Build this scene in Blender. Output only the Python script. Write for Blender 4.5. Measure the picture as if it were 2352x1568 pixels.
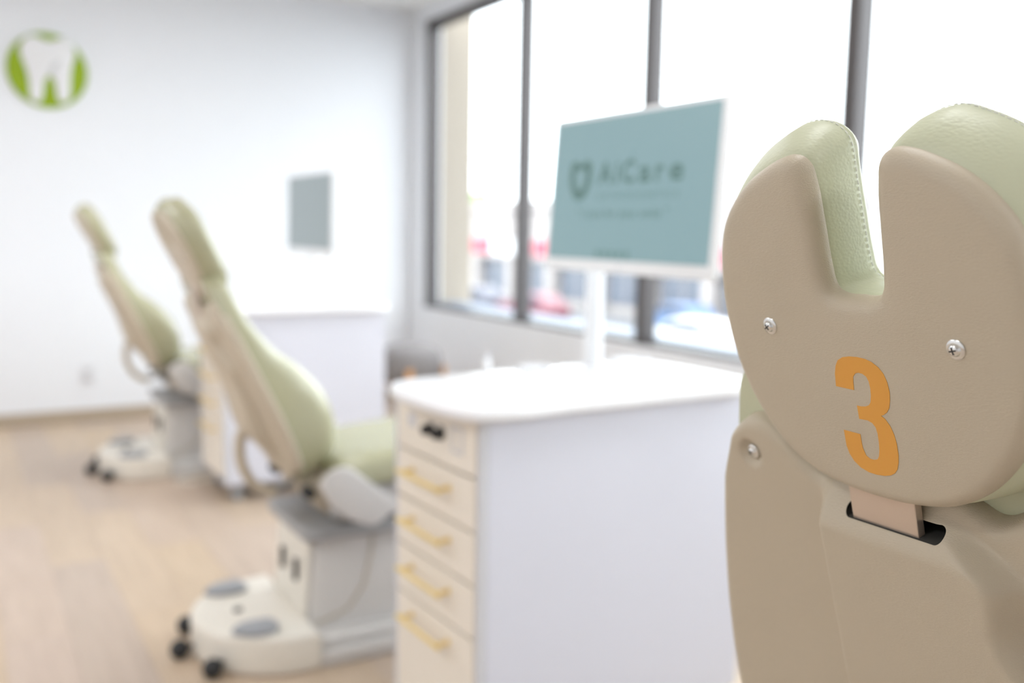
import bpy, bmesh, math, random
from math import sin, cos, pi, radians, sqrt, exp
from mathutils import Vector, Matrix

for o in list(bpy.data.objects):
    bpy.data.objects.remove(o, do_unlink=True)
scene = bpy.context.scene
COL = scene.collection
random.seed(7)

# ------------------------------------------------------------------ camera
YAW, PITCH, ROLL, FPX, CAM_H = radians(30.5), radians(6.6), radians(1.0), 2200.0, 1.25
fw = Vector((sin(YAW) * cos(PITCH), cos(YAW) * cos(PITCH), -sin(PITCH)))
rt = Vector((cos(YAW), -sin(YAW), 0))
up = rt.cross(fw)
r2 = rt * cos(ROLL) + up * sin(ROLL)
u2 = -rt * sin(ROLL) + up * cos(ROLL)
cam = bpy.data.cameras.new('camera')
cam.sensor_width = 36.0
cam.lens = FPX / 2352 * 36.0
cam.clip_start = 0.05
cam.clip_end = 500
cam.dof.use_dof = True
cam.dof.focus_distance = 0.70
cam.dof.aperture_fstop = 2.9
camo = bpy.data.objects.new('camera', cam)
COL.objects.link(camo)
camo.matrix_world = Matrix(((r2.x, u2.x, -fw.x, 0), (r2.y, u2.y, -fw.y, 0), (r2.z, u2.z, -fw.z, CAM_H), (0, 0, 0, 1)))
scene.camera = camo

# ------------------------------------------------------------------ world, exposure
w = bpy.data.worlds.new('overcast_sky')
scene.world = w
w.use_nodes = True
bg = w.node_tree.nodes['Background']
bg.inputs[0].default_value = (0.90, 0.95, 1.0, 1)
bg.inputs[1].default_value = 6.0
vs = scene.view_settings
vs.view_transform = 'Standard'
vs.look = 'None'
vs.gamma = 1
vs.use_curve_mapping = False
vs.exposure = 0.0
LAMP_A, LAMP_B = 24.0, 11.0          # unseen panel emission, split to balance the light: left and rear / over chairs


# ------------------------------------------------------------------ materials
def mat(name, col, rough=.5, metal=0.0, bump=None, spec=None, emit=None, coat=0, var=None):
    m = bpy.data.materials.new(name)
    m.use_nodes = True
    nt = m.node_tree
    b = nt.nodes['Principled BSDF']
    b.inputs['Base Color'].default_value = (*col, 1)
    b.inputs['Roughness'].default_value = rough
    b.inputs['Metallic'].default_value = metal
    if spec is not None:
        b.inputs['Specular IOR Level'].default_value = spec
    if coat:
        b.inputs['Coat Weight'].default_value = coat
        b.inputs['Coat Roughness'].default_value = .1
    if emit:
        b.inputs['Emission Color'].default_value = (*emit[0], 1)
        b.inputs['Emission Strength'].default_value = emit[1]
    tc = nt.nodes.new('ShaderNodeTexCoord')
    if var:            # gentle colour mottling: (scale, amount)
        n = nt.nodes.new('ShaderNodeTexNoise')
        n.inputs['Scale'].default_value = var[0]
        n.inputs['Detail'].default_value = 4
        nt.links.new(tc.outputs['Object'], n.inputs['Vector'])
        mx = nt.nodes.new('ShaderNodeMix')
        mx.data_type = 'RGBA'
        mx.inputs[6].default_value = (*[c * (1 - var[1]) for c in col], 1)
        mx.inputs[7].default_value = (*[min(1, c * (1 + var[1])) for c in col], 1)
        nt.links.new(n.outputs['Fac'], mx.inputs[0])
        nt.links.new(mx.outputs[2], b.inputs['Base Color'])
    if bump:           # (kind, scale, distance, stretch)
        mp = nt.nodes.new('ShaderNodeMapping')
        mp.inputs['Scale'].default_value = bump[3] if len(bump) > 3 else (1, 1, 1)
        nt.links.new(tc.outputs['Object'], mp.inputs['Vector'])
        if bump[0] == 'noise':
            t = nt.nodes.new('ShaderNodeTexNoise')
            t.inputs['Detail'].default_value = 3
            t.inputs['Distortion'].default_value = .6
            out = t.outputs['Fac']
        else:
            t = nt.nodes.new('ShaderNodeTexVoronoi')
            t.feature = 'SMOOTH_F1'
            out = t.outputs['Distance']
        t.inputs['Scale'].default_value = bump[1]
        nt.links.new(mp.outputs[0], t.inputs['Vector'])
        bp = nt.nodes.new('ShaderNodeBump')
        bp.inputs['Strength'].default_value = 1
        bp.inputs['Distance'].default_value = bump[2]
        if bump[0] != 'noise':
            bp.invert = True
        nt.links.new(out, bp.inputs['Height'])
        nt.links.new(bp.outputs[0], b.inputs['Normal'])
    return m


M = {}
M['wall'] = mat('wall_paint', (.83, .845, .88), .7, bump=('noise', 250, .0002))
M['ceiling'] = mat('ceiling_paint', (.88, .88, .87), .8, bump=('noise', 120, .0003))
M['base'] = mat('baseboard_vinyl', (.44, .36, .27), .5)
M['frame'] = mat('bronze_aluminium', (.09, .08, .08), .38, .35)
M['sillstone'] = mat('sky_tinted_sill', (.22, .27, .36), .5)  # bluish reflection of the sky put into the sill colour
M['shell'] = mat('beige_grained_plastic', (.52, .445, .33), .40, bump=('noise', 800, .00038, (1, .5, 1.5)), spec=.5)
M['shell_plain'] = mat('beige_plastic', (.60, .525, .41), .45, spec=.35)
M['cream'] = mat('cream_plastic', (.80, .755, .67), .4)
M['greyside'] = mat('warm_grey_plastic', (.68, .655, .625), .42)
M['greyplate'] = mat('mid_grey_plastic', (.36, .36, .36), .45)
M['leather'] = mat('sage_leather', (.57, .585, .415), .42, bump=('voronoi', 400, .00024, (1, .7, 1.2)), spec=.4)
M['leather_dark'] = mat('sage_leather_smooth', (.45, .435, .28), .27, spec=.8, bump=('voronoi', 420, .0002))
M['thread'] = mat('white_thread', (.85, .85, .8), .7)
M['orange'] = mat('orange_vinyl_decal', (.72, .335, .055), .45)
M['steel'] = mat('zinc_steel', (.72, .72, .70), .25, 1.0)
M['brushed'] = mat('brushed_steel_bar', (.62, .52, .43), .38, .75, bump=('noise', 300, .0001, (1, 1, .05)))
M['dark'] = mat('black_rubber', (.015, .016, .018), .5)
M['slot'] = mat('dark_slot_plastic', (.02, .018, .015), .6)
M['pedal'] = mat('grey_rubber_pedal', (.33, .34, .36), .4)
M['white'] = mat('white_lacquer', (.67, .675, .75), .45)
M['worktop'] = mat('white_solid_surface', (.90, .90, .92), .25)
M['drawer'] = mat('cream_laminate', (.86, .79, .69), .5)
M['edge'] = mat('grey_edge_band', (.63, .63, .66), .5)
M['gap'] = mat('shadow_gap_grey', (.45, .42, .40), .7)
M['brass'] = mat('satin_brass', (.86, .66, .26), .32, .55)
M['bezel'] = mat('white_monitor_plastic', (.89, .90, .92), .4)
M['screen'] = mat('teal_screen', (.03, .04, .04), .35, emit=((.27, .43, .465), .80))
M['screen_idle'] = mat('grey_screen', (.03, .04, .04), .35, emit=((.34, .40, .42), .72))
M['ink'] = mat('green_screen_ink', (.02, .03, .03), .35, emit=((.095, .20, .175), .80))
M['ink_soft'] = mat('soft_green_screen_ink', (.02, .03, .03), .35, emit=((.15, .28, .275), .80))
M['lime'] = mat('lime_felt', (.29, .42, .012), .75, bump=('noise', 300, .001), var=(60, .08))
M['signwhite'] = mat('white_acrylic', (.82, .82, .83), .4)
M['signgrey'] = mat('pale_grey_acrylic', (.62, .63, .64), .4)
M['outlet'] = mat('outlet_plastic', (.72, .72, .74), .4)
M['fabric'] = mat('grey_wool', (.27, .25, .25), .9, bump=('noise', 200, .002))
M['oak'] = mat('orange_oak', (.62, .30, .10), .5)
M['facade'] = mat('outdoor_stucco', (.45, .41, .395), .9)
M['tan'] = mat('tan_stucco', (.35, .30, .245), .9, bump=('noise', 60, .003))
M['red'] = mat('red_sign', (.45, .05, .09), .5)
M['shopglass'] = mat('shop_glass', (.14, .16, .20), .15)
M['asphalt'] = mat('asphalt', (.17, .17, .18), .9, var=(3, .15))
M['kerb'] = mat('concrete', (.6, .58, .55), .9)
M['tyre'] = mat('tyre', (.02, .02, .02), .8)
M['carglass'] = mat('car_glass', (.05, .06, .09), .1)
M['leaf'] = mat('tree_leaves', (.22, .36, .10), .8, var=(2, .4))
M['bark'] = mat('bark', (.2, .14, .1), .9)
for nm, c in (('carred', (.16, .02, .04)), ('carwhite', (.7, .7, .7)), ('carblue', (.09, .17, .32)), ('cardark', (.06, .06, .09)), ('carsilver', (.5, .52, .56))):
    M[nm] = mat(nm, c, .3, coat=.6)


def plank_mat():
    m = bpy.data.materials.new('pale_oak_planks')
    m.use_nodes = True
    nt = m.node_tree
    b = nt.nodes['Principled BSDF']
    b.inputs['Roughness'].default_value = .42
    oi = nt.nodes.new('ShaderNodeObjectInfo')
    tc = nt.nodes.new('ShaderNodeTexCoord')
    mp = nt.nodes.new('ShaderNodeMapping')
    mp.inputs['Scale'].default_value = (14, 1.3, 4)
    nt.links.new(tc.outputs['Object'], mp.inputs['Vector'])
    cx = nt.nodes.new('ShaderNodeCombineXYZ')
    ml = nt.nodes.new('ShaderNodeMath')
    ml.operation = 'MULTIPLY'
    ml.inputs[1].default_value = 37
    nt.links.new(oi.outputs['Random'], ml.inputs[0])
    nt.links.new(ml.outputs[0], cx.inputs[2])
    nt.links.new(cx.outputs[0], mp.inputs['Location'])
    n = nt.nodes.new('ShaderNodeTexNoise')
    n.inputs['Scale'].default_value = 2.2
    n.inputs['Detail'].default_value = 5
    n.inputs['Distortion'].default_value = .8
    nt.links.new(mp.outputs[0], n.inputs['Vector'])
    rp = nt.nodes.new('ShaderNodeValToRGB')
    cr = rp.color_ramp
    cr.elements[0].position = 0
    cr.elements[0].color = (.56, .44, .335, 1)
    cr.elements[1].position = 1
    cr.elements[1].color = (.60, .47, .34, 1)
    for p, c in ((.3, (.52, .42, .345)), (.55, (.60, .465, .325)), (.8, (.56, .445, .365))):
        e = cr.elements.new(p)
        e.color = (*c, 1)
    nt.links.new(oi.outputs['Random'], rp.inputs[0])
    mx = nt.nodes.new('ShaderNodeMix')
    mx.data_type = 'RGBA'
    mx.blend_type = 'MULTIPLY'
    mx.inputs[0].default_value = 1
    r2_ = nt.nodes.new('ShaderNodeValToRGB')
    r2_.color_ramp.elements[0].position = .3
    r2_.color_ramp.elements[0].color = (.87, .86, .85, 1)
    r2_.color_ramp.elements[1].position = .7
    r2_.color_ramp.elements[1].color = (1, 1, 1, 1)
    nt.links.new(n.outputs['Fac'], r2_.inputs[0])
    nt.links.new(rp.outputs[0], mx.inputs[6])
    nt.links.new(r2_.outputs[0], mx.inputs[7])
    nt.links.new(mx.outputs[2], b.inputs['Base Color'])
    return m


M['plank'] = plank_mat()


def glass_mat():
    m = bpy.data.materials.new('clear_window_glass')
    m.use_nodes = True
    nt = m.node_tree
    nt.nodes.remove(nt.nodes['Principled BSDF'])
    out = nt.nodes['Material Output']
    t = nt.nodes.new('ShaderNodeBsdfTransparent')
    t.inputs[0].default_value = (.97, .985, .98, 1)
    g = nt.nodes.new('ShaderNodeBsdfGlossy')
    g.inputs['Roughness'].default_value = .02
    mx = nt.nodes.new('ShaderNodeMixShader')
    mx.inputs[0].default_value = .05
    nt.links.new(t.outputs[0], mx.inputs[1])
    nt.links.new(g.outputs[0], mx.inputs[2])
    nt.links.new(mx.outputs[0], out.inputs[0])
    return m


M['glass'] = glass_mat()
M['lamp_a'] = mat('led_diffuser', (.9, .9, .9), .6, emit=((.955, .975, 1.0), LAMP_A))
M['lamp_b'] = mat('led_diffuser_weak', (.9, .9, .9), .6, emit=((.955, .975, 1.0), LAMP_B))


# ------------------------------------------------------------------ object helpers
def obj(name, verts, faces, m, parent=None, smooth=False, angle=None):
    me = bpy.data.meshes.new(name)
    me.from_pydata([tuple(v) for v in verts], [], faces)
    bm = bmesh.new()
    bm.from_mesh(me)
    bmesh.ops.recalc_face_normals(bm, faces=bm.faces)
    bm.to_mesh(me)
    bm.free()
    me.materials.append(M[m] if isinstance(m, str) else m)
    if smooth:
        me.polygons.foreach_set('use_smooth', [True] * len(me.polygons))
        if angle:
            me.set_sharp_from_angle(angle=radians(angle))
    o = bpy.data.objects.new(name, me)
    COL.objects.link(o)
    o.parent = parent
    return o


def thing(name, label, cat, loc=(0, 0, 0), rz=0.0, group=None):
    o = bpy.data.objects.new(name, None)
    o.empty_display_size = .1
    COL.objects.link(o)
    o.location = loc
    o.rotation_euler = (0, 0, rz)
    tag(o, label, cat, group)
    return o


def tag(o, label, cat, group=None):
    o['label'] = label
    o['category'] = cat
    if group:
        o['group'] = group
    return o


def struct(o, label=None):
    o['kind'] = 'structure'
    if label:
        o['label'] = label
    return o


class G:
    """collects geometry for ONE mesh"""
    def __init__(s):
        s.v, s.f = [], []

    def add(s, v, f):
        b = len(s.v)
        s.v += [tuple(p) for p in v]
        s.f += [[i + b for i in q] for q in f]
        return s

    def box(s, x0, x1, y0, y1, z0, z1):
        v = [(x, y, z) for x in (x0, x1) for y in (y0, y1) for z in (z0, z1)]
        return s.add(v, [(0, 1, 3, 2), (4, 6, 7, 5), (0, 4, 5, 1), (2, 3, 7, 6), (0, 2, 6, 4), (1, 5, 7, 3)])

    def bbox(s, x0, x1, y0, y1, z0, z1, r=.004, seg=2):
        bm = bmesh.new()
        bmesh.ops.create_cube(bm, size=1)
        for p in bm.verts:
            p.co = Vector(((x0 + x1) / 2 + p.co.x * (x1 - x0), (y0 + y1) / 2 + p.co.y * (y1 - y0), (z0 + z1) / 2 + p.co.z * (z1 - z0)))
        bmesh.ops.bevel(bm, geom=list(bm.edges), offset=r, segments=seg, profile=.5, affect='EDGES')
        s.bm(bm)
        return s

    def bm(s, bm):
        bm.verts.index_update()
        s.add([p.co[:] for p in bm.verts], [[p.index for p in f.verts] for f in bm.faces])
        bm.free()

    def loft(s, rings, cap0=True, cap1=True, closed=True):
        n = len(rings[0])
        v = [p for r in rings for p in r]
        f = []
        for i in range(len(rings) - 1):
            for j in range(n if closed else n - 1):
                k = (j + 1) % n
                f.append((i * n + j, i * n + k, (i + 1) * n + k, (i + 1) * n + j))
        if cap0:
            f.append(list(range(n))[::-1])
        if cap1:
            f.append([(len(rings) - 1) * n + j for j in range(n)])
        return s.add(v, f)

    def tube(s, path, rad, n=12, flat=None):
        """swept tube; flat=(a,b) gives an elliptical section a along 'side', b along normal"""
        path = [Vector(p) for p in path]
        rings = []
        t0 = (path[1] - path[0]).normalized()
        ref = Vector((0, 1, 0)) if abs(t0.y) < .9 else Vector((1, 0, 0))
        for i, p in enumerate(path):
            t = (path[min(i + 1, len(path) - 1)] - path[max(i - 1, 0)]).normalized()
            a = ref - t * ref.dot(t)
            a.normalize()
            b = t.cross(a)
            ra, rb = flat if flat else (rad, rad)
            e = .55 if flat else 1
            rings.append([p + a * ra * (abs(cos(q)) ** e) * (1 if cos(q) >= 0 else -1) + b * rb * (abs(sin(q)) ** e) * (1 if sin(q) >= 0 else -1) for q in [2 * pi * j / n for j in range(n)]])
        return s.loft(rings)

    def lathe(s, prof, c=(0, 0, 0), axis='z', n=24):
        rings = []
        for r, h in prof:
            ring = []
            for j in range(n):
                a = 2 * pi * j / n
                p = (r * cos(a), r * sin(a), h)
                if axis == 'x':
                    p = (p[2], p[0], p[1])
                elif axis == 'y':
                    p = (p[0], p[2], p[1])
                ring.append((c[0] + p[0], c[1] + p[1], c[2] + p[2]))
            rings.append(ring)
        return s.loft(rings)

    def map(s, fn):
        s.v = [tuple(fn(Vector(p))) for p in s.v]
        return s

    def out(s, name, m, parent=None, smooth=False, angle=None):
        return obj(name, s.v, s.f, m, parent, smooth, angle)


def catmull(pts, sub=6, closed=True):
    """smooth curve through points, tangents weighted by chord length so uneven spacing does not overshoot"""
    P = [Vector(p) for p in pts]
    n = len(P)
    m = n if closed else n - 1
    L = [max(1e-9, (P[(i + 1) % n] - P[i]).length) for i in range(n)]
    T = []
    for i in range(n):
        if closed or 0 < i < n - 1:
            l0, l1 = L[i - 1], L[i]
            d0, d1 = (P[i] - P[i - 1]) / l0, (P[(i + 1) % n] - P[i]) / l1
            T.append((d0 * l1 + d1 * l0) / (l0 + l1))
        else:
            T.append((P[1] - P[0]) / L[0] if i == 0 else (P[-1] - P[-2]) / L[-2])
    out = []
    for i in range(m):
        a, b, l = P[i], P[(i + 1) % n], L[i]
        ta, tb = T[i] * l, T[(i + 1) % n] * l
        for j in range(sub):
            t = j / sub
            out.append(a * (2 * t ** 3 - 3 * t * t + 1) + ta * (t ** 3 - 2 * t * t + t) + b * (3 * t * t - 2 * t ** 3) + tb * (t ** 3 - t * t))
    if not closed:
        out.append(P[-1].copy())
    return out


def resample(pts, step):
    """closed curve at even spacing"""
    n = len(pts)
    seg = [(pts[(i + 1) % n] - pts[i]).length for i in range(n)]
    k = int(sum(seg) / step)
    d = sum(seg) / k
    out, i, acc = [], 0, 0.0
    for j in range(k):
        while acc + seg[i] < j * d and i < n - 1:
            acc += seg[i]
            i += 1
        out.append(pts[i].lerp(pts[(i + 1) % n], (j * d - acc) / seg[i]))
    return out


def ccw(pts):
    a = sum(pts[i - 1][0] * pts[i][1] - pts[i][0] * pts[i - 1][1] for i in range(len(pts)))
    return pts if a > 0 else pts[::-1]


def normals2(pts):
    n = len(pts)
    out = []
    for i in range(n):
        a, b, c = Vector(pts[i - 1][:2]), Vector(pts[i][:2]), Vector(pts[(i + 1) % n][:2])
        e = (b - a).normalized() + (c - b).normalized()
        e = e.normalized() if e.length > 1e-9 else Vector((1, 0))
        out.append(Vector((e.y, -e.x)))
    return out


def inset(pts, d):
    """offset a ccw outline inwards by d; loops that form at tight corners are collapsed"""
    p = [Vector(q[:2]) for q in pts]
    n = len(p)
    p = [a - b * d for a, b in zip(p, normals2(p))]
    i = 0
    while i < n:
        for k in range(min(60, n // 4), 1, -1):
            a, b, c, e = p[i], p[(i + 1) % n], p[(i + k) % n], p[(i + k + 1) % n]
            u, v, w_ = b - a, e - c, c - a
            den = u.x * v.y - u.y * v.x
            if abs(den) < 1e-14:
                continue
            t = (w_.x * v.y - w_.y * v.x) / den
            q = (w_.x * u.y - w_.y * u.x) / den
            if 0 <= t < 1 and 0 <= q < 1:
                x = a + u * t
                m = (i + (k + 1) / 2)
                for j in range(1, k + 1):      # spread the collapsed points a hair so they stay distinct
                    f = (i + j - m) / k
                    p[(i + j) % n] = x + ((a - x) * (-f) * .2 if f < 0 else (e - x) * f * .2)
                i += k
                break
        i += 1
    return p


def slab(outline, z0, z1, r=.004, seg=4):
    """rings of a plate with rounded top and bottom edges from a ccw outline"""
    o = ccw([Vector(p[:2]) for p in outline])
    nn = normals2(o)
    rings = []
    for k in range(seg + 1):
        a = pi / 2 * k / seg
        d, z = r * (1 - sin(a)), z0 + r * (1 - cos(a))
        rings.append([(p.x - q.x * d, p.y - q.y * d, z) for p, q in zip(o, nn)])
    for k in range(seg + 1):
        a = pi / 2 * k / seg
        d, z = r * (1 - cos(a)), z1 - r * (1 - sin(a))
        rings.append([(p.x - q.x * d, p.y - q.y * d, z) for p, q in zip(o, nn)])
    return rings


def rrect(x0, x1, y0, y1, r, n=6):
    pts = []
    for cx, cy, a0 in ((x1 - r, y1 - r, 0), (x0 + r, y1 - r, 90), (x0 + r, y0 + r, 180), (x1 - r, y0 + r, 270)):
        for k in range(n + 1):
            a = radians(a0 + 90 * k / n)
            pts.append((cx + r * cos(a), cy + r * sin(a)))
    return pts


def sstep(a, b, x):
    t = max(0., min(1., (x - a) / (b - a)))
    return t * t * (3 - 2 * t)


def interp(tab, x):
    tab = sorted(tab)
    if x <= tab[0][0]:
        return tab[0][1]
    for (a, p), (b, q) in zip(tab, tab[1:]):
        if x <= b:
            t = (x - a) / (b - a)
            return p + (q - p) * t
    return tab[-1][1]


def smooth_tab(tab, x):
    """catmull interpolation of a table"""
    tab = sorted(tab)
    n = len(tab)
    if x <= tab[0][0]:
        return tab[0][1]
    if x >= tab[-1][0]:
        return tab[-1][1]
    for i in range(n - 1):
        if x <= tab[i + 1][0]:
            t = (x - tab[i][0]) / (tab[i + 1][0] - tab[i][0])
            p0, p1, p2, p3 = [tab[max(0, min(n - 1, i + k))][1] for k in (-1, 0, 1, 2)]
            return .5 * (2 * p1 + (p2 - p0) * t + (2 * p0 - 5 * p1 + 4 * p2 - p3) * t * t + (3 * p1 - p0 - 3 * p2 + p3) * t ** 3)


# ------------------------------------------------------------------ the room
XW, YB, XL, YF, ZC = 2.95, 6.50, -3.0, -3.0, 2.80
WY0, WY1, WZ0, WZ1 = -1.12, 6.31, .692, 2.70
floor = struct(G().box(XL, XW, YF, YB, -.10, -.008).out('floor', 'gap'), 'pale oak plank floor')
pw, pl = .182, 1.22
pm = None
ncol = int((XW - XL) / pw) + 1
count = 0
for i in range(ncol):
    x0 = XL + i * pw
    off = (i * .47 % 1) * pl
    y0 = YF - off
    while y0 < YB - .005:
        a, b = max(y0, YF), min(y0 + pl, YB)
        x1 = min(x0 + pw, XW)
        if b - a > .02 and x1 - x0 > .02:
            full = abs(b - a - pl) < 1e-6 and abs(x1 - x0 - pw) < 1e-6
            if full and pm:
                o = bpy.data.objects.new('plank', pm)
                COL.objects.link(o)
            else:
                hx, hy = (x1 - x0) / 2 - .0006, (b - a) / 2 - .0006
                g = G().box(-hx, hx, -hy, hy, -.008, 0)
                o = g.out('plank', 'plank')
                if full:
                    pm = o.data
            o.location = ((x0 + x1) / 2, (a + b) / 2, 0)
            o.parent = floor
            count += 1
        y0 += pl

struct(G().box(XL - .1, XW + .15, YF - .1, YB + .1, ZC, ZC + .1).out('ceiling', 'ceiling'), 'white ceiling')
struct(G().box(XL, XW + .15, YB, YB + .1, -.1, ZC).out('wall_back', 'wall'), 'white back wall with the tooth sign')
struct(G().box(XL - .1, XL, YF, YB + .1, -.1, ZC).out('wall_left', 'wall'), 'white wall on the left')
struct(G().box(XL - .1, XW + .15, YF - .1, YF, -.1, ZC).out('wall_front', 'wall'), 'white wall behind the viewer')
struct(G().box(XW, XW + .15, YF, YB, -.1, WZ0).box(XW, XW + .15, YF, YB, WZ1, ZC).box(XW, XW + .15, WY1, YB, WZ0, WZ1).box(XW, XW + .15, YF, WY0, WZ0, WZ1).out('wall_right', 'wall'), 'white window wall')
struct(G().bbox(XL, XW, YB - .012, YB, 0, .085, .003).out('baseboard_back', 'base'), 'tan baseboard along the back wall')
struct(G().bbox(XW - .012, XW, YF, YB - .012, 0, .085, .003).out('baseboard_right', 'base'), 'tan baseboard under the window')

# window: frame, mullions and panes
win = thing('window_1', 'wide window of tall panes in dark bronze frames', 'window', (XW, 0, WZ0))
del win['category']
win['kind'] = 'structure'
FX0, FX1 = .03, .115
H = WZ1 - WZ0
G().bbox(FX0 - .01, FX1 + .01, WY0, WY1, 0, .022, .003).out('bottom_rail', 'frame', win)
G().bbox(FX0, FX1, WY0, WY1, H - .05, H, .003).out('top_rail', 'frame', win)
G().bbox(FX0, FX1, WY1 - .05, WY1, .022, H - .05, .003).out('side_rail', 'frame', win)
G().bbox(FX0, FX1, WY0, WY0 + .05, .022, H - .05, .003).out('side_rail', 'frame', win)
G().bbox(FX1 + .011, FX1 + .19, WY0, WY1, -.015, .030, .003).out('outer_sill', 'sillstone', win)
mul = [5.02, 3.81, 2.57, 1.34, .11]
for y in mul:
    G().bbox(FX0, FX1, y - .034, y + .034, .022, H - .05, .003).out('mullion', 'frame', win)
edges = [WY1 - .05] + [y for m_ in mul for y in (m_ + .034, m_ - .034)] + [WY0 + .05]
for k in range(0, len(edges), 2):
    G().box(.068, .074, edges[k + 1], edges[k], .022, H - .05).out('pane', 'glass', win)

# unseen ceiling LED panels, placed and set to balance the room light
lights = [(1.0, -1.6), (-1.7, .9), (1.0, .9), (-1.7, 3.3), (1.0, 3.3), (-1.7, 4.7), (1.0, 4.7)]  # first one added behind the viewer to light the near cabinet side
lab = {(-1.7, -1.6): 'on the left in the row farthest behind the viewer', (1.0, -1.6): 'added on the window side behind the viewer to brighten cabinet sides',
       (-1.7, .9): 'on the left above the nearest bay', (1.0, .9): 'above the nearest treatment chair', (-1.7, 3.3): 'on the left above the middle bay',
       (1.0, 3.3): 'above the middle treatment chair', (-1.7, 4.7): 'on the left, nearest the back wall', (1.0, 4.7): 'above the farthest treatment chair'}
for x, y in lights:
    t = thing('ceiling_light', 'unseen square white ceiling light panel ' + lab[(x, y)], 'light', (x, y, ZC), 0, 'ceiling light panels')
    g = G()
    for a in ((-.31, -.29, -.31, .31), (.29, .31, -.31, .31), (-.29, .29, -.31, -.29), (-.29, .29, .29, .31)):
        g.box(*a, -.014, 0)
    g.out('light_frame', 'white', t)
    G().box(-.29, .29, -.29, .29, -.008, -.002).out('diffuser', 'lamp_a' if x < 0 or y < 0 else 'lamp_b', t)

# tooth sign on the back wall
sign = thing('tooth_sign', 'round lime green wall sign with a white tooth', 'sign', (.562, YB, 2.152))
SG = lambda p: (p.x, -p.z, p.y)         # sign plane: x right, y up, z towards the room
R = .220
G().loft(slab([(R * cos(2 * pi * k / 64), R * sin(2 * pi * k / 64)) for k in range(64)], 0, .018, .002, 2)).map(SG).out('green_disc', 'lime', sign, True, 40)
tooth = [(-136, 141), (-112, 180), (-76, 196), (-41, 190), (-6, 175), (21, 173), (58, 187), (98, 196), (132, 176), (152, 145), (154, 99), (135, 38), (124, -32), (121, -101), (113, -155), (91, -180), (64, -180), (51, -156), (43, -108), (36, -60), (18, -32), (5, -28), (-14, -54), (-25, -104), (-36, -164), (-50, -189), (-77, -191), (-94, -168), (-101, -101), (-107, -34), (-119, 13), (-139, 69), (-146, 106)]
to = catmull([(a / 1000, b / 1000) for a, b in tooth], 4)
G().loft(slab(to, .0175, .030, .003, 2)).map(SG).out('tooth', 'signwhite', sign, True, 40)
sw = [(5, -26), (12, 10), (35, 45), (75, 70), (60, 30), (40, -5), (22, -30)]
G().loft(slab(catmull([(a / 1000, b / 1000) for a, b in sw], 4), .0295, .0315, .0005, 1)).map(SG).out('tooth_shading', 'signgrey', sign)

# wall outlet
ol = thing('wall_outlet', 'white power outlet plate low on the back wall', 'outlet', (.728, YB, .30))
G().loft(slab(rrect(-.04, .04, -.06, .06, .006), 0, .007, .002, 2)).map(SG).out('cover_plate', 'outlet', ol, True, 40)
for dz in (-.024, .024):
    so = G().loft(slab(rrect(-.018, .018, dz - .016, dz + .016, .008), .0065, .009, .001, 2)).map(SG).out('socket', 'edge', ol, True, 40)
    G().loft(slab(rrect(-.009, -.006, dz - .006, dz + .006, .001), .0088, .0094, .0002, 1)).loft(slab(rrect(.006, .009, dz - .006, dz + .006, .001), .0088, .0094, .0002, 1)).map(SG).out('slots', 'dark', so)

# ------------------------------------------------------------------ treatment chairs
HEAD_HALF = [(0, -48), (15, -47.5), (21, -45), (24.5, -39), (26, -29), (28, 5), (30.5, 40), (32.5, 50), (37.5, 57), (46, 59.5), (57, 58), (75, 51.5), (95, 41), (113, 26), (127, 8), (135, -12), (140, -40), (141, -75), (137, -105), (128, -133), (113, -160), (92, -184), (65, -201), (33, -209), (0, -211)]
HW = [0, 0, 0, 0, 0, 0, .05, .15, .4, .7, .95, 1, 1, 1, 1, 1, 1, 1, 1, 1, .85, .5, .2, 0, 0]
hl = [(a / 1000, b / 1000, k / 100) for (a, b), k in zip(HEAD_HALF, HW)]
HEAD = catmull([(a, b, k) for a, b, k in hl] + [(-a, b, k) for a, b, k in hl[-2:0:-1]], 5)
HEAD = ccw(resample(HEAD, .0025))
HEAD = [Vector((p.x, p.y, p.z * 100)) for p in HEAD]
HN = normals2(HEAD)
THREE = [(23.0, -118.7), (22.4, -108.2), (20.7, -101.5), (18.0, -96.8), (13.1, -93.8), (6.7, -92.4), (-0.8, -91.9), (-8.0, -92.5), (-13.7, -94.2), (-19.1, -97.6), (-23.1, -102.2), (-25.5, -108.5), (-26.5, -115.6), (-26.0, -121.9), (-24.5, -128.5), (-21.9, -132.6), (-18.7, -135.0), (-16.4, -136.1), (-19.5, -137.8), (-23.5, -142.9), (-26.1, -149.2), (-27.5, -156.4), (-27.8, -164.9), (-27.1, -171.5), (-25.4, -177.3), (-22.6, -181.2), (-18.7, -183.8), (-13.1, -185.6), (-5.7, -186.5), (1.7, -186.1), (8.9, -183.9), (14.6, -179.6), (18.3, -174.2), (20.3, -167.9), (20.7, -160.0), (20.9, -154.7), (5.3, -155.2), (5.1, -159.6), (4.5, -166.6), (2.2, -172.2), (-1.3, -174.2), (-4.9, -174.3), (-8.2, -173.0), (-9.8, -170.1), (-10.8, -165.5), (-11.3, -158.8), (-11.1, -151.3), (-10.0, -146.6), (-7.4, -143.6), (-3.3, -142.2), (1.0, -142.3), (4.4, -142.4), (5.0, -131.6), (1.3, -131.7), (-3.1, -131.0), (-6.3, -129.4), (-8.2, -126.6), (-9.2, -121.6), (-9.5, -115.2), (-8.8, -110.0), (-7.1, -106.6), (-3.8, -104.7), (-0.2, -104.4), (2.7, -105.4), (5.1, -108.4), (5.6, -112.2), (5.9, -119.3)]

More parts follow.
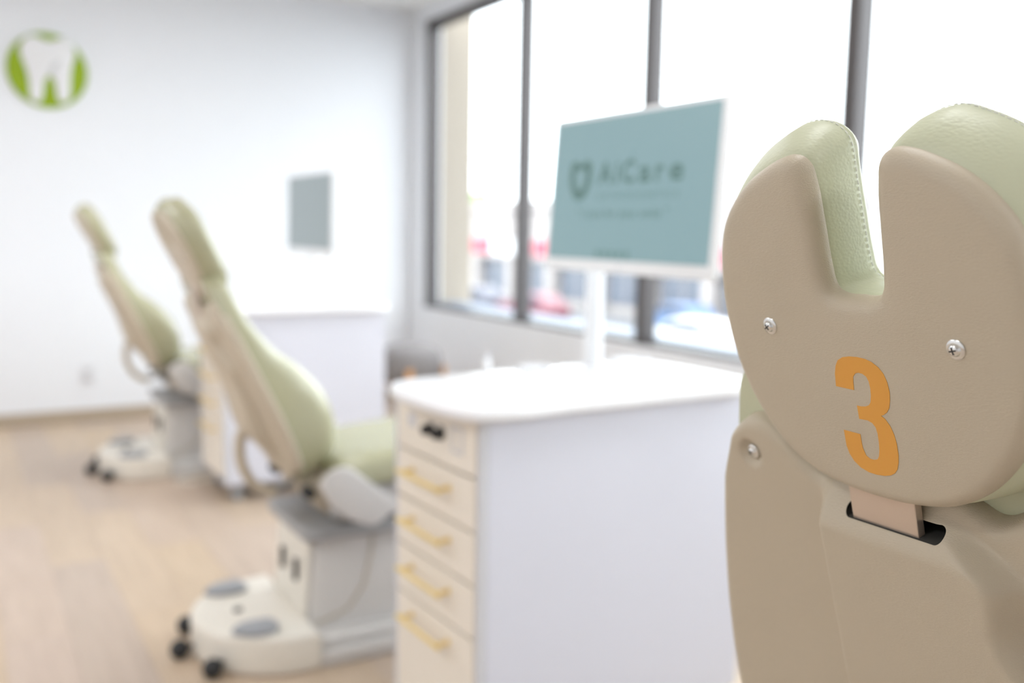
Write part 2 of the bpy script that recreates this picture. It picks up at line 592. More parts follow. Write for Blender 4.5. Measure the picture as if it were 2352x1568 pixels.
HINGE_Z = .553
SLOT = (-.002, .034, .039, .0058)      # u, v, half length, radius
DIMPLE = (.163, .050)
VBOT = -.475
HALF = [(.10, .178), (.08, .190), (.02, .217), (-.06, .238), (-.15, .255), (-.25, .264), (-.35, .250), (-.43, .215), (-.475, .17)]
VTOP = [(0, .068), (.20, .066), (.34, .052), (.42, .048), (.52, .059), (.62, .076), (.74, .087), (.85, .085), (.94, .073), (1, .056)]


def shell_n(u, v):
    """how far the back shell lies behind its base plane (metres, positive = towards the rear)"""
    wl = .080
    wr = .099 + .045 * sstep(-.03, -.12, v) - .05 * sstep(.0, .05, v)
    side = sstep(wl + .003, wl - .017, u) if u >= 0 else sstep(wr + .006, wr - .018, -u)
    top = sstep(.054, .014, v)
    deep = (.026 + .018 * sstep(-.15, -.30, v)) * (1 - .8 * sstep(-.31, -.44, v))
    h = deep * side * top
    for s in (-1, 1):
        d2 = (u - s * DIMPLE[0]) ** 2 + (v - DIMPLE[1]) ** 2
        h -= .0065 * exp(-(d2 / .0120 ** 2) ** 2.5)
    return h


def build_chair(label, x, y, th, thh, head, number=False, fine=False, n0=0.0):
    c = thing('treatment_chair', label, 'chair', (x, y, 0), 0, 'treatment chairs')
    a = radians(th)
    def B(u, v, n):          # backrest frame: v=0 lies .47 above the hinge
        s = v + .47
        n = n + n0
        return Vector((-s * sin(a) + n * cos(a), u, HINGE_Z + s * cos(a) + n * sin(a)))
    b = radians(thh)
    hx, hz = head
    def Hd(u, v, n):
        return Vector((hx - v * sin(b) + n * cos(b), u, hz + v * cos(b) + n * sin(b)))
    # ---- base
    D = [(-.035 + .262 * cos(t), .262 * sin(t)) for t in [radians(90 + 180 * k / 32) for k in range(33)]]
    D = D + [(0, -.262), (0, .262)]
    G().loft(slab(D, .0, .112, .014, 4)).out('foot_plate', 'cream', c, True, 50)
    G().loft(slab(rrect(-.002, .80, -.262, .262, .03), 0, .048, .008, 3)).loft(slab(rrect(.0, .78, -.235, .235, .03), .046, .075, .012, 3)).out('base_rail', 'greyside', c, True, 50)
    for s in (1, -1):
        pd = [(-.225, s * .165), (-.20, s * .135), (-.15, s * .125), (-.105, s * .135), (-.095, s * .175), (-.11, s * .212), (-.15, s * .222), (-.195, s * .205)]
        p = G().loft(slab(catmull(pd, 5), .110, .132, .012, 4)).out('foot_pedal', 'pedal', c, True, 50)
    G().lathe([(.0001, .111), (.013, .111), (.013, .117), (.009, .120), (.0001, .1205)], (-.165, 0, 0)).out('button', 'dark', c, True, 50)
    for q in (145, 180, 215):
        bx, by = -.040 + .294 * cos(radians(q)), .294 * sin(radians(q))
        prof = [(.028 * sin(radians(t)) + .0001, .028 - .028 * cos(radians(t))) for t in range(0, 181, 15)]
        G().lathe(prof, (bx, by, .0), n=20).tube([(bx, by, .030), (bx + .04 * -cos(radians(q)), by - .04 * sin(radians(q)), .030)], .009, 8).out('rubber_bumper', 'dark', c, True)
    # ---- column
    rings = []
    for z, k in ((.07, 0), (.2, .3), (.352, 1)):
        rings.append([(p[0] + .015 * k, p[1], z) for p in rrect(.0, .46, -.165 + .01 * k, .165 - .01 * k, .02)])
    G().loft(rings).out('column', 'greyside', c, True, 40)
    G().loft(slab([(p[0], p[1]) for p in rrect(-.150, .150, .085, .345, .02)], 0, .008, .003, 2)).map(lambda p: (-.003 + .015 * sstep(.07, .352, p.y) - p.z, p.x, p.y)).out('column_front', 'cream', c, True, 40)
    for s in (-1, 1):
        G().loft(slab([(p[0], p[1]) for p in rrect(s * .064 - .012, s * .064 + .012, .200, .268, .008)], 0, .008, .002, 2)).map(lambda p: (-.006 - p.z, p.x, p.y)).out('switch', 'dark', c, True, 40)
    for s in (-1, 1):
        G().tube([(.20, s * .158, .345), (.19, s * .162, .27), (.17, s * .164, .19), (.12, s * .166, .125), (.02, s * .167, .095)], .0035, 8).out('column_trim', 'shell_plain', c, True)
    G().loft(slab(rrect(-.02, .52, -.195, .195, .03), .350, .388, .008, 3)).out('lift_plate', 'greyplate', c, True, 40)
    # ---- hinge carriage
    core = [(.0, .50), (.06, .535), (.30, .42), (.30, .386), (.10, .386), (.04, .43)]
    G().loft(slab(core, -.145, .145, .006, 3)).map(lambda p: (p.x, p.z, p.y)).out('hinge_block', 'shell_plain', c, True, 40)
    for s in (-1, 1):
        cov = [(.0, .532), (.006, .550), (.018, .566), (.036, .577), (.06, .582), (.08, .580), (.096, .572), (.222, .470), (.230, .458), (.228, .444), (.215, .432), (.168, .404), (.15, .402), (.09, .424), (.03, .475)]
        G().loft(slab(cov, -.012, .012, .008, 3)).map(lambda p, s=s: (p.x, s * .262 + p.z, p.y)).out('side_cover', 'greyside', c, True, 40)
        G().loft(slab([(.05, .43), (.20, .43), (.20, .47), (.05, .50)], -.03, .03, .004, 2)).map(lambda p, s=s: (p.x, s * .225 + p.z, p.y)).out('cover_bracket', 'greyplate', c, True, 40)
        G().lathe([(.0001, -.02), (.017, -.02), (.017, .02), (.0001, .02)], (.0, s * .160, .492), 'y', 20).out('pivot_cap', 'dark', c, True, 40)
    # ---- seat and leg rest
    G().loft(slab(rrect(.09, .78, -.19, .19, .03), .40, .505, .02, 3)).out('seat_pan', 'greyside', c, True, 40)
    def pad(x0, x1, hw, zt, th_, nm, slope=0):
        rings = []
        N = 20
        for i in range(N + 1):
            t = i / N
            xx = x0 + (x1 - x0) * t
            e = (1 - abs(2 * t - 1) ** 6) ** .5
            hw_, tt = hw * (.9 + .1 * e), th_ * (.25 + .75 * e)
            ring = []
            for j in range(28):
                q = 2 * pi * j / 28
                cu, su = cos(q), sin(q)
                uu = hw_ * (abs(cu) ** .5) * (1 if cu >= 0 else -1)
                zz = tt / 2 * (abs(su) ** .55) * (1 if su >= 0 else -1)
                bol = .018 * (abs(uu) / hw) ** 3 * max(0, su)
                ring.append((xx, uu, zt - th_ / 2 + zz + bol - slope * (xx - x0)))
            rings.append(ring)
        return G().loft(rings).out(nm, 'leather_dark', c, True, 60)
    pad(.06, .60, .248, .590, .105, 'seat_cushion', -.06)
    pad(.605, 1.12, .235, .600, .085, 'leg_rest_cushion', .14)
    G().bbox(.60, 1.05, -.16, .16, .435, .51, .01).map(lambda p: (p.x, p.y, p.z - .14 * (p.x - .6))).out('leg_rest_frame', 'greyside', c)
    # ---- backrest shell (heightfield patch with a slot)
    NS, NT = (170, 220) if fine else (60, 80)
    cell = .0026 if fine else .007
    V, P2 = [], []
    uS, vS, hS, rS = SLOT
    def cap_d(u, v):
        du = max(abs(u - uS) - hS, 0)
        return sqrt(du * du + (v - vS) ** 2) - rS
    for i in range(NT + 1):
        t = i / NT
        for j in range(NS + 1):
            s = -1 + 2 * j / NS
            vt = smooth_tab(VTOP, abs(s))
            vb = VBOT + .05 * abs(s) ** 3
            v = vt + (vb - vt) * t
            v1 = VTOP[-1][1] + (VBOT + .05 - VTOP[-1][1]) * t
            hw = smooth_tab(HALF, .04 + v1 if False else v1 + .018 * (1 - t))
            u = s * hw
            de = min((1 - abs(s)) * hw, (vt - v), (v - vb))
            Rr = .016
            roll = Rr - sqrt(max(0, Rr * Rr - (Rr - min(de, Rr)) ** 2))
            n = -shell_n(u, v) + roll * .95
            V.append(B(u, v, n))
            P2.append((u, v, n))
    F, holes = [], []
    for i in range(NT):
        for j in range(NS):
            q = (i * (NS + 1) + j, i * (NS + 1) + j + 1, (i + 1) * (NS + 1) + j + 1, (i + 1) * (NS + 1) + j)
            F.append(q)
    # forward rim
    loop = [j for j in range(NS + 1)] + [i * (NS + 1) + NS for i in range(1, NT + 1)] + [NT * (NS + 1) + j for j in range(NS - 1, -1, -1)] + [i * (NS + 1) for i in range(NT - 1, 0, -1)]
    prev = loop
    for dn, grow in ((.022, 1.004), (.027, 1.0), (.028, .985)):
        base = len(V)
        for k in loop:
            u, v, n = P2[k]
            V.append(B(u * grow, v, max(n, 0) + dn - .015))
        cur = list(range(base, base + len(loop)))
        m_ = len(loop)
        for k in range(m_):
            F.append((prev[k], cur[k], cur[(k + 1) % m_], prev[(k + 1) % m_]))
        prev = cur
    F.append(prev)
    sh = obj('backrest_shell', V, F, 'shell' if fine else 'shell_plain', c, True)
    if fine:
        # cut the slot as a dark pocket
        ring = []
        for k in range(48):
            q = 2 * pi * k / 48
            ring.append((uS + (hS if cos(q) > 0 else -hS) + rS * cos(q), vS + rS * sin(q)))
        cut = G().loft([[B(u, v, n) for u, v in ring] for n in (-.05, .022)]).out('cutter', 'slot', c)
        md = sh.modifiers.new('slot', 'BOOLEAN')
        md.operation = 'DIFFERENCE'
        md.solver = 'EXACT'
        md.object = cut
        md.material_mode = 'TRANSFER'
        bpy.context.view_layer.update()
        me = bpy.data.meshes.new_from_object(sh.evaluated_get(bpy.context.evaluated_depsgraph_get()))
        sh.modifiers.clear()
        sh.data = me
        me.name = 'backrest_shell'
        bpy.data.objects.remove(cut, do_unlink=True)
        me.set_sharp_from_angle(angle=radians(50))
    for s in (-1, 1):
        screw(c, lambda p, s=s: B(s * DIMPLE[0] + p.x, DIMPLE[1] + p.y, -shell_n(s * DIMPLE[0], DIMPLE[1]) - .0022 - p.z), .0068, s)
    # ---- backrest cushion
    prof = [(-.48, .03), (-.473, .07), (-.44, .112), (-.376, .136), (-.277, .138), (-.184, .108), (-.10, .062), (.01, .034), (.11, .032), (.145, .024), (.158, .008)]
    chw = [(-.48, .15), (-.43, .195), (-.35, .226), (-.25, .237), (-.15, .228), (-.06, .222), (.02, .208), (.08, .192), (.115, .180), (.142, .155), (.158, .11)]
    rings = []
    NV = 60
    for i in range(NV + 1):
        t = i / NV
        v = -.48 + .638 * (t - .012 * sin(2 * pi * t) * 2)
        hw, pf = smooth_tab(chw, v) - .004, max(.006, smooth_tab(prof, v))
        ring = []
        for j in range(25):
            q = pi * j / 24
            cu = cos(q)
            ring.append(B(hw * (abs(cu) ** .34) * (1 if cu >= 0 else -1), v, .018 + (pf + .028) * abs(sin(q)) ** .40))
        rings.append(ring)
    bc = G().loft(rings).out('backrest_cushion', 'leather' if fine else 'leather_dark', c, True, 70)
    # ---- rear loop handle
    lp = catmull([(-.110, 0, .705), (-.150, 0, .635), (-.146, 0, .550), (-.105, 0, .485), (-.050, 0, .458)], 6, False)
    G().tube(lp, .02, 16, (.022, .015)).out('loop_handle', 'shell_plain', c, True)
    G().tube([(-.060, 0, .462), (-.01, 0, .478), (.03, 0, .49)], .010, 10).out('handle_rod', 'greyplate', c, True)
    # ---- headrest
    hr = []
    for T, d in [(.0200, .003), (.0180, .0008), (.016, .0)] + [(.013 * (1 - sin(radians(q))), .013 * (1 - cos(radians(q)))) for q in range(0, 91, 10)] + [(-.0002, .0145), (-.0006, .020)]:
        hr.append([Hd(p.x, p.y, T) for p in (inset(HEAD, d) if d > 0 else [h - q.to_3d() * d for h, q in zip(HEAD, HN)])])
    hs = G().loft(hr).out('headrest_shell', 'shell' if fine else 'shell_plain', c, True, 50)
    for s in (-1, 1):
        screw(hs, lambda p, s=s: Hd(s * .084 + p.x, -.076 + p.y, -.0006 - p.z), .0072, s * 2)
    cr = []
    # T forwards, outward offset of the outer edge, inset of the notch edge
    for T, do, di in ((.010, -.008, .008), (.014, .001, .001), (.021, .008, -.0005), (.030, .014, -.0012), (.040, .019, -.0012), (.052, .0215, -.0005), (.0585, .0215, .0), (.0605, .0203, .0012), (.0625, .0212, .0008), (.067, .019, .0035), (.073, .013, .009), (.079, .003, .017), (.084, -.010, .026), (.087, -.026, .036)):
        base = inset(HEAD, di)
        cr.append([Hd(ip.x + q.x * p.z * (do + di), ip.y + q.y * p.z * (do + di), T) for p, q, ip in zip(HEAD, HN, base)])
    hc = G().loft(cr).out('headrest_cushion', 'leather' if fine else 'leather_dark', c, True, 60)
    if fine:
        # seam stitches around the cushion
        g = G()
        acc, last = 0, None
        for (p, q) in list(zip(HEAD, HN)):
            pass
        pts = []
        n_ = len(HEAD)
        for k in range(n_):
            for f_ in range(8):
                t = f_ / 8
                p, p2 = HEAD[k], HEAD[(k + 1) % n_]
                q = HN[k].lerp(HN[(k + 1) % n_], t)
                pp = p.lerp(p2, t)
                off = .0217 * pp.z + (1 - pp.z) * .0004 + .0003
                pts.append(Vector((pp.x + q.x * off, pp.y + q.y * off)))
        run = 0
        start = pts[0]
        on = True
        for k in range(1, len(pts)):
            run += (pts[k] - pts[k - 1]).length
            if on and run > .0030:
                g.tube([Hd(start.x, start.y, .0572), Hd(pts[k].x, pts[k].y, .0572)], .00042, 5)
                on, run = False, 0
            elif not on and run > .0016:
                start, on, run = pts[k], True, 0
        st = g.out('stitching', 'thread', hc)
        st['kind'] = 'stuff'
    # ---- headrest bar
    p0, p1 = Hd(0, -.13, .013), B(0, .016, -.0125)
    ax = (p1 - p0).normalized()
    nrm = ax.cross(Vector((0, 1, 0)))
    nrm.normalize()
    g = G().bbox(0, (p1 - p0).length, -.027, .035, -.004, .004, .0008)
    g.map(lambda p: p0 + ax * p.x + Vector((0, 1, 0)) * p.y + nrm * p.z)
    g.out('headrest_bar', 'brushed', c)
    if number:
        nb = G().loft(slab([(p[0] / 1000, p[1] / 1000) for p in THREE], 0, .0004, .0001, 1))
        nb.map(lambda p: Hd(p.x, p.y, -.0006 - p.z))
        o = nb.out('number_decal', 'orange', hs)
        o['label'] = 'orange numeral 3'
    return c


def screw(parent, fn, r, turn):
    """flanged cross-head screw; fn maps (x, y in the plate, z outwards)"""
    g = G().lathe([(.0001, -.002), (r, -.002), (r, .0006), (r * .93, .0011), (r * .66, .0014), (r * .6, .0020), (r * .55, .0030), (r * .42, .0037), (r * .2, .0041), (.0001, .0042)], n=28)
    g.map(fn)
    s = g.out('screw', 'steel', parent, True, 45)
    g = G()
    a = radians(20 + turn * 17)
    L, wd = r * .36, r * .075
    plus = [(L, -wd), (L, wd), (wd, wd), (wd, L), (-wd, L), (-wd, wd), (-L, wd), (-L, -wd), (-wd, -wd), (-wd, -L), (wd, -L), (wd, -wd)]
    plus = [(x * cos(a) - y * sin(a), x * sin(a) + y * cos(a)) for x, y in plus]
    g.loft([[(x, y, .0030) for x, y in plus], [(x, y, .00425) for x, y in plus]])
    g.map(fn)
    g.out('cross_recess', 'dark', s)


build_chair('nearest treatment chair, beige headrest back with an orange 3', .80, .48, 18, 15, (-.2425, 1.25), True, True)
build_chair('middle green and beige treatment chair behind the near white cabinet', .865, 2.77, 25, 27, (-.350, 1.228), n0=-.042)
build_chair('farthest green treatment chair, nearest the back wall', .905, 5.10, 25, 28, (-.345, 1.245), n0=-.042)


# ------------------------------------------------------------------ cabinets
def build_cabinet(label, x, y, rz):
    c = thing('drawer_cabinet', label, 'cabinet', (x, y, 0), rz, 'drawer cabinets')
    Wd, L, Z0, Z1 = .415, .78, .085, .857
    g = G()
    G().bbox(.020, L, 0, .018, Z0, Z1, .0015).out('side_panel', 'white', c)
    G().bbox(.020, L, Wd - .018, Wd, Z0, Z1, .0015).out('side_panel', 'white', c)
    G().bbox(.001, .0195, .0005, .0175, Z0, Z1, .001).out('edge_strip', 'edge', c)
    G().bbox(.001, .0195, Wd - .0175, Wd - .0005, Z0, Z1, .001).out('edge_strip', 'edge', c)
    G().box(.022, L - .002, .0185, Wd - .0185, Z0 + .002, Z1 - .001).out('carcass', 'gap', c)
    zs = [.367, .487, .606, .725]
    tops = zs
    bots = [.110, .367, .487, .606]
    for z1, z0 in zip(tops, bots):
        d = G().bbox(-.001, .0215, .0195, Wd - .0195, z0 + .003, z1 - .003, .002).out('drawer_front', 'drawer', c)
        hz = z1 - .045
        h = G().tube([(-.034, .118, hz), (-.034, .330, hz)], .0055, 10).tube([(-.034, .134, hz), (0, .134, hz)], .0048, 10).tube([(-.034, .314, hz), (0, .314, hz)], .0048, 10)
        for yy in (.134, .314):
            h.lathe([(.0001, -.0045), (.008, -.0045), (.008, -.001), (.0001, -.001)], (0, yy, hz), 'x', 14)
        h.out('handle', 'brass', d, True, 40)
    cp = G().bbox(-.001, .0215, .0195, Wd - .0195, .728, Z1 - .004, .002).out('control_panel', 'drawer', c)
    for yy in (.222, .172):
        kz = .797
        k = G().lathe([(.0001, -.024), (.011, -.024), (.0125, -.021), (.0135, -.005), (.016, -.004), (.016, -.001), (.0001, -.001)], (0, yy, kz), 'x', 20).out('knob', 'dark', cp, True, 40)
    G().loft(slab(rrect(.300, .335, .785, .82, .004), .0008, .003, .0006, 1)).map(lambda p: (-p.z, p.x, p.y)).out('sticker', 'edge', cp)
    fr = G()
    for q in ((.075, .080, .765, .825), (.118, .123, .765, .825), (.080, .118, .765, .770), (.080, .118, .820, .825)):
        fr.box(-.004, -.0008, *q)
    fr.out('socket_frame', 'edge', cp)
    # worktop
    wt = [(.0, -.04), (-.035, -.027), (-.055, .03), (-.066, .10), (-.070, .20), (-.066, .29), (-.052, .335), (-.028, .378), (.01, .402), (.20, .424), (.60, .432), (.75, .42), (.80, .38), (.812, .30), (.815, .21), (.812, .10), (.80, .0), (.76, -.035), (.60, -.04), (.20, -.04)]
    G().loft(slab(catmull(wt, 6), Z1, .886, .012, 5)).out('worktop', 'worktop', c, True, 60)
    G().bbox(.03, L - .03, .03, Wd - .03, .068, .0865, .002).out('plinth', 'gap', c)
    for cx in (.07, L - .07):
        for cyy in (.055, Wd - .055):
            k = G().bbox(cx - .018, cx + .018, cyy - .014, cyy + .014, .042, .0685, .003).out('caster', 'greyplate', c)
            G().lathe([(.0001, -.011), (.022, -.011), (.0275, -.007), (.0275, .007), (.022, .011), (.0001, .011)], (cx, cyy, .0275), 'y', 20).out('wheel', 'pedal', k, True, 40)
    return c


build_cabinet('white drawer cabinet with brass handles beside the nearest treatment chair', .944, 1.722, radians(2))
build_cabinet('white drawer cabinet with brass handles half hidden behind the middle treatment chair', 1.03, 4.27, radians(1))


# ------------------------------------------------------------------ monitors
def text(body, size, name, m, parent, fn, spacing=1.0, width=None, bold=0.0):
    cu = bpy.data.curves.new(name, 'FONT')
    cu.body = body
    cu.size = size
    cu.space_character = spacing
    cu.extrude = .0002
    cu.offset = bold
    cu.resolution_u = 3
    o = bpy.data.objects.new(name, cu)
    COL.objects.link(o)
    dg = bpy.context.evaluated_depsgraph_get()
    me = bpy.data.meshes.new_from_object(o.evaluated_get(dg))
    bpy.data.objects.remove(o, do_unlink=True)
    bpy.data.curves.remove(cu)
    xs = [v.co.x for v in me.vertices]
    k = width / (max(xs) - min(xs)) if width else 1
    x0 = min(xs)
    for v in me.vertices:
        v.co = Vector(fn(Vector(((v.co.x - x0) * k, v.co.y, v.co.z))))
    me.materials.clear()
    me.materials.append(M[m])
    me.name = name
    t = bpy.data.objects.new(name, me)
    COL.objects.link(t)
    t.parent = parent
    return t


def build_monitor(label, px, py, z, mx, my, mz, tilt, screen, logo, yaw=0.0):
    """stands at (px, py, z); the screen centre sits at (mx, my, mz) and faces -x"""
    c = thing('monitor', label, 'monitor', (px, py, z), 0, 'monitors on the cabinets')
    dx, dy, dz = mx - px, my - py, mz - z
    t = radians(tilt)
    ca, sa = cos(yaw), sin(yaw)
    def S(u, v, n):      # u right as seen by the viewer, v up, n towards the viewer (-x)
        X = -n * cos(t) + v * sin(t)
        Y = -u
        Zz = v * cos(t) + n * sin(t)
        return Vector((dx + X * ca - Y * sa, dy + X * sa + Y * ca, dz + Zz))
    G().lathe([(.0001, 0), (.062, 0), (.062, .006), (.055, .011), (.03, .014), (.0001, .014)], n=32).out('stand_base', 'bezel', c, True, 40)
    G().lathe([(.0001, .012), (.024, .012), (.024, dz + .01), (.02, dz + .02), (.0001, dz + .02)], n=24).out('pole', 'bezel', c, True, 40)
    mid = S(0, 0, -.03)
    G().tube([(0, 0, dz - .01), (.03, mid.y * .5, dz - .01), tuple(mid)], .016, 12).out('arm', 'bezel', c, True)
    G().bbox(-.05, .05, -.05, .05, -.032, -.018, .004).map(lambda p: S(p.x, p.y, p.z)).out('mount_plate', 'bezel', c)
    sw, sh = .605, .335
    h = G().loft(slab(rrect(-sw / 2 - .012, sw / 2 + .014, -sh / 2 - .030, sh / 2 + .012, .008), -.020, .0, .004, 3)).map(lambda p: S(p.x, p.y, p.z)).out('housing', 'bezel', c, True, 40)
    G().box(-sw / 2, sw / 2, -sh / 2, sh / 2, -.004, .0012).map(lambda p: S(p.x, p.y, p.z)).out('screen', screen, c)
    G().lathe([(.0001, 0), (.004, 0), (.004, .001), (.0001, .001)], n=12).map(lambda p: S(p.x, -sh / 2 - .015 + p.y, p.z)).out('power_mark', 'edge', c)
    if logo:
        def T(ox, oy, n=.0014):
            return lambda p: S(ox + p.x, oy + p.y, n + p.z)
        # tooth emblem: closed outline stroke
        ow = catmull([(-.040, .040), (-.022, .046), (0, .036), (.022, .046), (.040, .040), (.046, .015), (.038, -.020), (.020, -.044), (0, -.050), (-.020, -.044), (-.038, -.020), (-.046, .015)], 5)
        inn = catmull([(-.020, .024), (-.010, .026), (0, .018), (.010, .026), (.020, .024), (.023, .010), (.018, -.008), (.010, -.022), (0, -.026), (-.010, -.022), (-.018, -.008), (-.023, .010)], 5)
        g = G()
        g.loft([[(p[0], p[1], 0) for p in ow], [(p[0], p[1], .0004) for p in ow], [(p[0], p[1], .0004) for p in inn], [(p[0], p[1], 0) for p in inn]], False, False)
        g.map(T(-.182, .024))
        o = g.out('tooth_emblem', 'ink', c)
        o['label'] = 'dark green tooth emblem'
        for ch, x0, x1 in (('A', -.108, -.053), ('i', -.040, -.028), ('C', -.014, .034), ('a', .050, .090), ('r', .108, .136), ('e', .156, .200)):
            text(ch, .072, 'letter', 'ink', c, T(x0, .012), 1, x1 - x0, .0017)
        text('ORTHODONTICS', .022, 'logo_subtitle', 'ink_soft', c, T(-.108, -.025), 1.3, .300)
        text('" I care for your smile "', .030, 'slogan', 'ink', c, T(-.185, -.068), 1.1, .345)
        g = G()
        for k in range(5):
            g.loft(slab(rrect(-.095 + k * .028, -.075 + k * .028, -.160, -.145, .004), .0013, .0017, .0001, 1))
        g.map(lambda p: S(p.x, p.y, p.z)).out('taskbar_icons', 'ink_soft', c)
    return c


build_monitor('monitor with a teal screen showing AiCare lettering above the near cabinet', 1.442, 2.03, .886, 1.345, 1.785, 1.352, 4.0, 'screen', True)
build_monitor('monitor with a plain grey screen on the farther cabinet', 1.489, 4.38, .886, 1.45, 4.335, 1.320, 1.0, 'screen_idle', False)

# small things on the near worktop
tb = thing('small_bottle', 'slim translucent white bottle at the far edge of the near worktop', 'bottle', (1.20, 2.165, .886))
G().lathe([(.0001, 0), (.010, 0), (.011, .003), (.011, .026), (.007, .032), (.007, .034), (.0001, .034)], n=18).out('bottle_body', 'bezel', tb, True, 40)
G().lathe([(.0001, .0335), (.008, .0335), (.008, .044), (.006, .046), (.0001, .046)], n=18).out('bottle_cap', 'edge', tb, True, 40)
for nm, lb, x0, y0, sx, sy, hh in (('tray', 'low white tray at the far edge of the near worktop left of the monitor pole', 1.32, 2.125, .085, .05, .012),
                                   ('tray', 'low white tray at the far edge of the near worktop right of the monitor pole', 1.62, 2.10, .10, .07, .018)):
    tr = thing(nm, lb, 'tray', (x0, y0, .886))
    o_ = ccw([Vector(p) for p in rrect(-sx / 2, sx / 2, -sy / 2, sy / 2, .012)])
    nn = normals2(o_)
    R_ = lambda d, z: [(p.x - q.x * d, p.y - q.y * d, z) for p, q in zip(o_, nn)]
    G().loft([R_(.006, 0), R_(.003, .001), R_(0, hh - .002), R_(.001, hh), R_(.003, hh), R_(.004, hh - .002), R_(.008, .003)]).out('tray_body', 'bezel', tr, True, 50)

# round grey stool by the window
stl = thing('stool', 'low rounded grey stool with orange wooden legs by the window', 'stool', (2.47, 5.45, 0))
prof = [(.0001, .30), (.14, .30), (.18, .31), (.200, .345), (.204, .40), (.198, .455), (.178, .498), (.135, .522), (.07, .532), (.0001, .534)]
G().lathe(prof, n=36).out('seat', 'fabric', stl, True, 40)
G().lathe([(.0001, .285), (.15, .285), (.15, .301), (.0001, .301)], n=30).out('seat_board', 'oak', stl, True, 40)
for q in (-25, 65, 155, 245):
    a = radians(q)
    G().tube([(.222 * cos(a), .222 * sin(a), 0), (.214 * cos(a), .214 * sin(a), .19), (.203 * cos(a), .203 * sin(a), .40)], .022, 12).out('leg', 'oak', stl, True)

# power cord on the floor by the farthest chair
cord = catmull([(1.16, 4.78, .009), (1.05, 4.72, .006), (.98, 4.70, .006), (.92, 4.745, .006), (.95, 4.80, .006), (1.06, 4.84, .006)], 8, False)
tag(G().tube(cord, .006, 8).out('power_cord', 'cream', None, True), 'thin cream power cord on the floor beside the farther cabinet', 'cord')

# ------------------------------------------------------------------ outside the window
GZ = -3.30
struct(G().box(XW + .3, 140, -60, 190, GZ - .2, GZ).out('ground_parking_lot', 'asphalt'), 'grey parking lot below the window')
fin = G().bbox(XW + .155, XW + .42, 6.33, 6.75, -3.3, 3.4, .01).out('exterior_pilaster', 'tan')
struct(fin, 'tan stucco pilaster outside the left end of the window')

FXB = 32.0
bd = thing('shop_building', 'pale stucco shop building across the parking lot with a red sign band', 'building', (FXB, 55, GZ))
G().box(.6, 14, -45, 45, 0, 6.2).out('wall', 'facade', bd)
G().bbox(.2, .7, -45, 45, 5.9, 6.5, .05).out('parapet', 'facade', bd)
G().box(-.2, .6, -45, 45, 2.75, 2.95).out('canopy', 'facade', bd)
for k in range(19):
    yy = -43.5 + k * 4.8
    G().bbox(-.15, .35, yy - .35, yy + .35, 0, 2.75, .03).out('column', 'facade', bd)
    if k < 18:
        wnd = G().box(.50, .62, yy + .6, yy + 4.2, .5, 2.6).out('shop_window', 'shopglass', bd)
        G().box(.46, .505, yy + 2.37, yy + 2.43, .5, 2.6).out('window_bar', 'facade', wnd)
for y0, y1, m_ in ((-8.5, -2.5, 'red'), (-2.2, 3.0, 'signwhite'), (3.4, 9.2, 'red'), (-22, -12, 'red'), (12.5, 18, 'red')):
    G().bbox(.35, .605, y0, y1, 2.98, 3.95, .03).out('sign_panel', m_, bd)


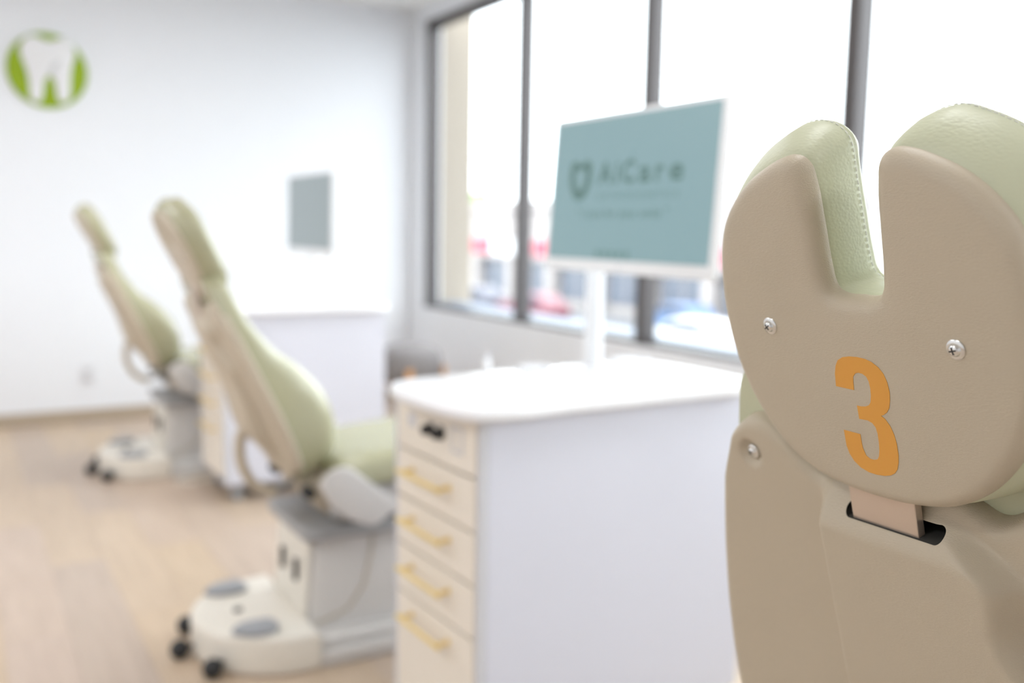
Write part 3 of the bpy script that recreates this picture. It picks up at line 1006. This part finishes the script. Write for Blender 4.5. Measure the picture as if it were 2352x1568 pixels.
def build_car(label, x, y, rz, paint):
    c = thing('car', label, 'car', (x, y, GZ), rz, 'cars in the parking lot')
    # side silhouette (length along x, z up) lofted across the width
    body = [(-2.1, .35), (-2.15, .62), (-2.05, .85), (-1.2, .95), (1.0, .93), (1.95, .82), (2.15, .6), (2.1, .32)]
    cab = [(-1.95, .88), (-1.45, 1.36), (-.9, 1.45), (.1, 1.44), (.55, 1.32), (1.15, .92)]
    def lo(pts, ws, m_, nm):
        rings = []
        for yy, k in ws:
            rings.append([(p[0] * (1 - .03 * k), yy, .32 + (p[1] - .32) * (1 - .05 * k)) for p in pts])
        return G().loft(rings).out(nm, m_, c, True, 35)
    lo(catmull(body, 3), ((-.86, 1), (-.82, .3), (-.6, 0), (.6, 0), (.82, .3), (.86, 1)), paint, 'body')
    lo(cab, ((-.70, 1.2), (-.6, 0), (.6, 0), (.70, 1.2)), paint, 'cabin')
    G().loft([[(-1.72, yy, 1.0), (-1.38, yy, 1.27), (-.85, yy, 1.34), (.1, yy, 1.33), (.48, yy, 1.23), (.9, yy, .98)] for yy in (-.715, .715)]).out('side_windows', 'carglass', c)
    for sx in (-1.3, 1.32):
        for sy in (-1, 1):
            G().lathe([(.0001, -.1), (.26, -.1), (.32, -.06), (.32, .06), (.26, .1), (.0001, .1)], (sx, sy * .78, .32), 'y', 20).out('wheel', 'tyre', c, True, 40)
    return c


build_car('dark red parked car seen left of the monitor pole', 25.6, 41.5, radians(95), 'carred')
build_car('dark parked car at the left end of the window', 26.0, 48.0, radians(88), 'cardark')
build_car('white parked car behind the right mullion', 24.0, 27.5, radians(92), 'carwhite')
build_car('blue parked car below the teal screen', 28.6, 33.6, radians(86), 'carblue')
build_car('silver parked car farther along the lot', 26.0, 22.0, radians(90), 'carsilver')


def build_tree(label, x, y, h, r, seed):
    c = thing('tree', label, 'tree', (x, y, GZ), 0, 'trees beyond the shops')
    rnd = random.Random(seed)
    G().tube([(0, 0, 0), (.1, .05, h * .35), (0, .1, h * .7)], .22, 10).out('trunk', 'bark', c, True)
    g = G()
    for k in range(60):
        while True:
            p = Vector((rnd.uniform(-1, 1), rnd.uniform(-1, 1), rnd.uniform(-1, 1)))
            if p.length < 1:
                break
        bm = bmesh.new()
        bmesh.ops.create_icosphere(bm, subdivisions=2, radius=r * rnd.uniform(.18, .34))
        for v in bm.verts:
            v.co = v.co * rnd.uniform(.75, 1.2) + Vector((p.x * r, p.y * r, h * .75 + p.z * r * .8))
        g.bm(bm)
    g.out('crown', 'leaf', c)
    return c


build_tree('green tree above the shop roof at the left of the window', 50, 92, 8.4, 2.6, 1)
build_tree('green tree above the shop roof beside the teal screen', 50, 58, 9.0, 2.6, 2)
print('planks', count)
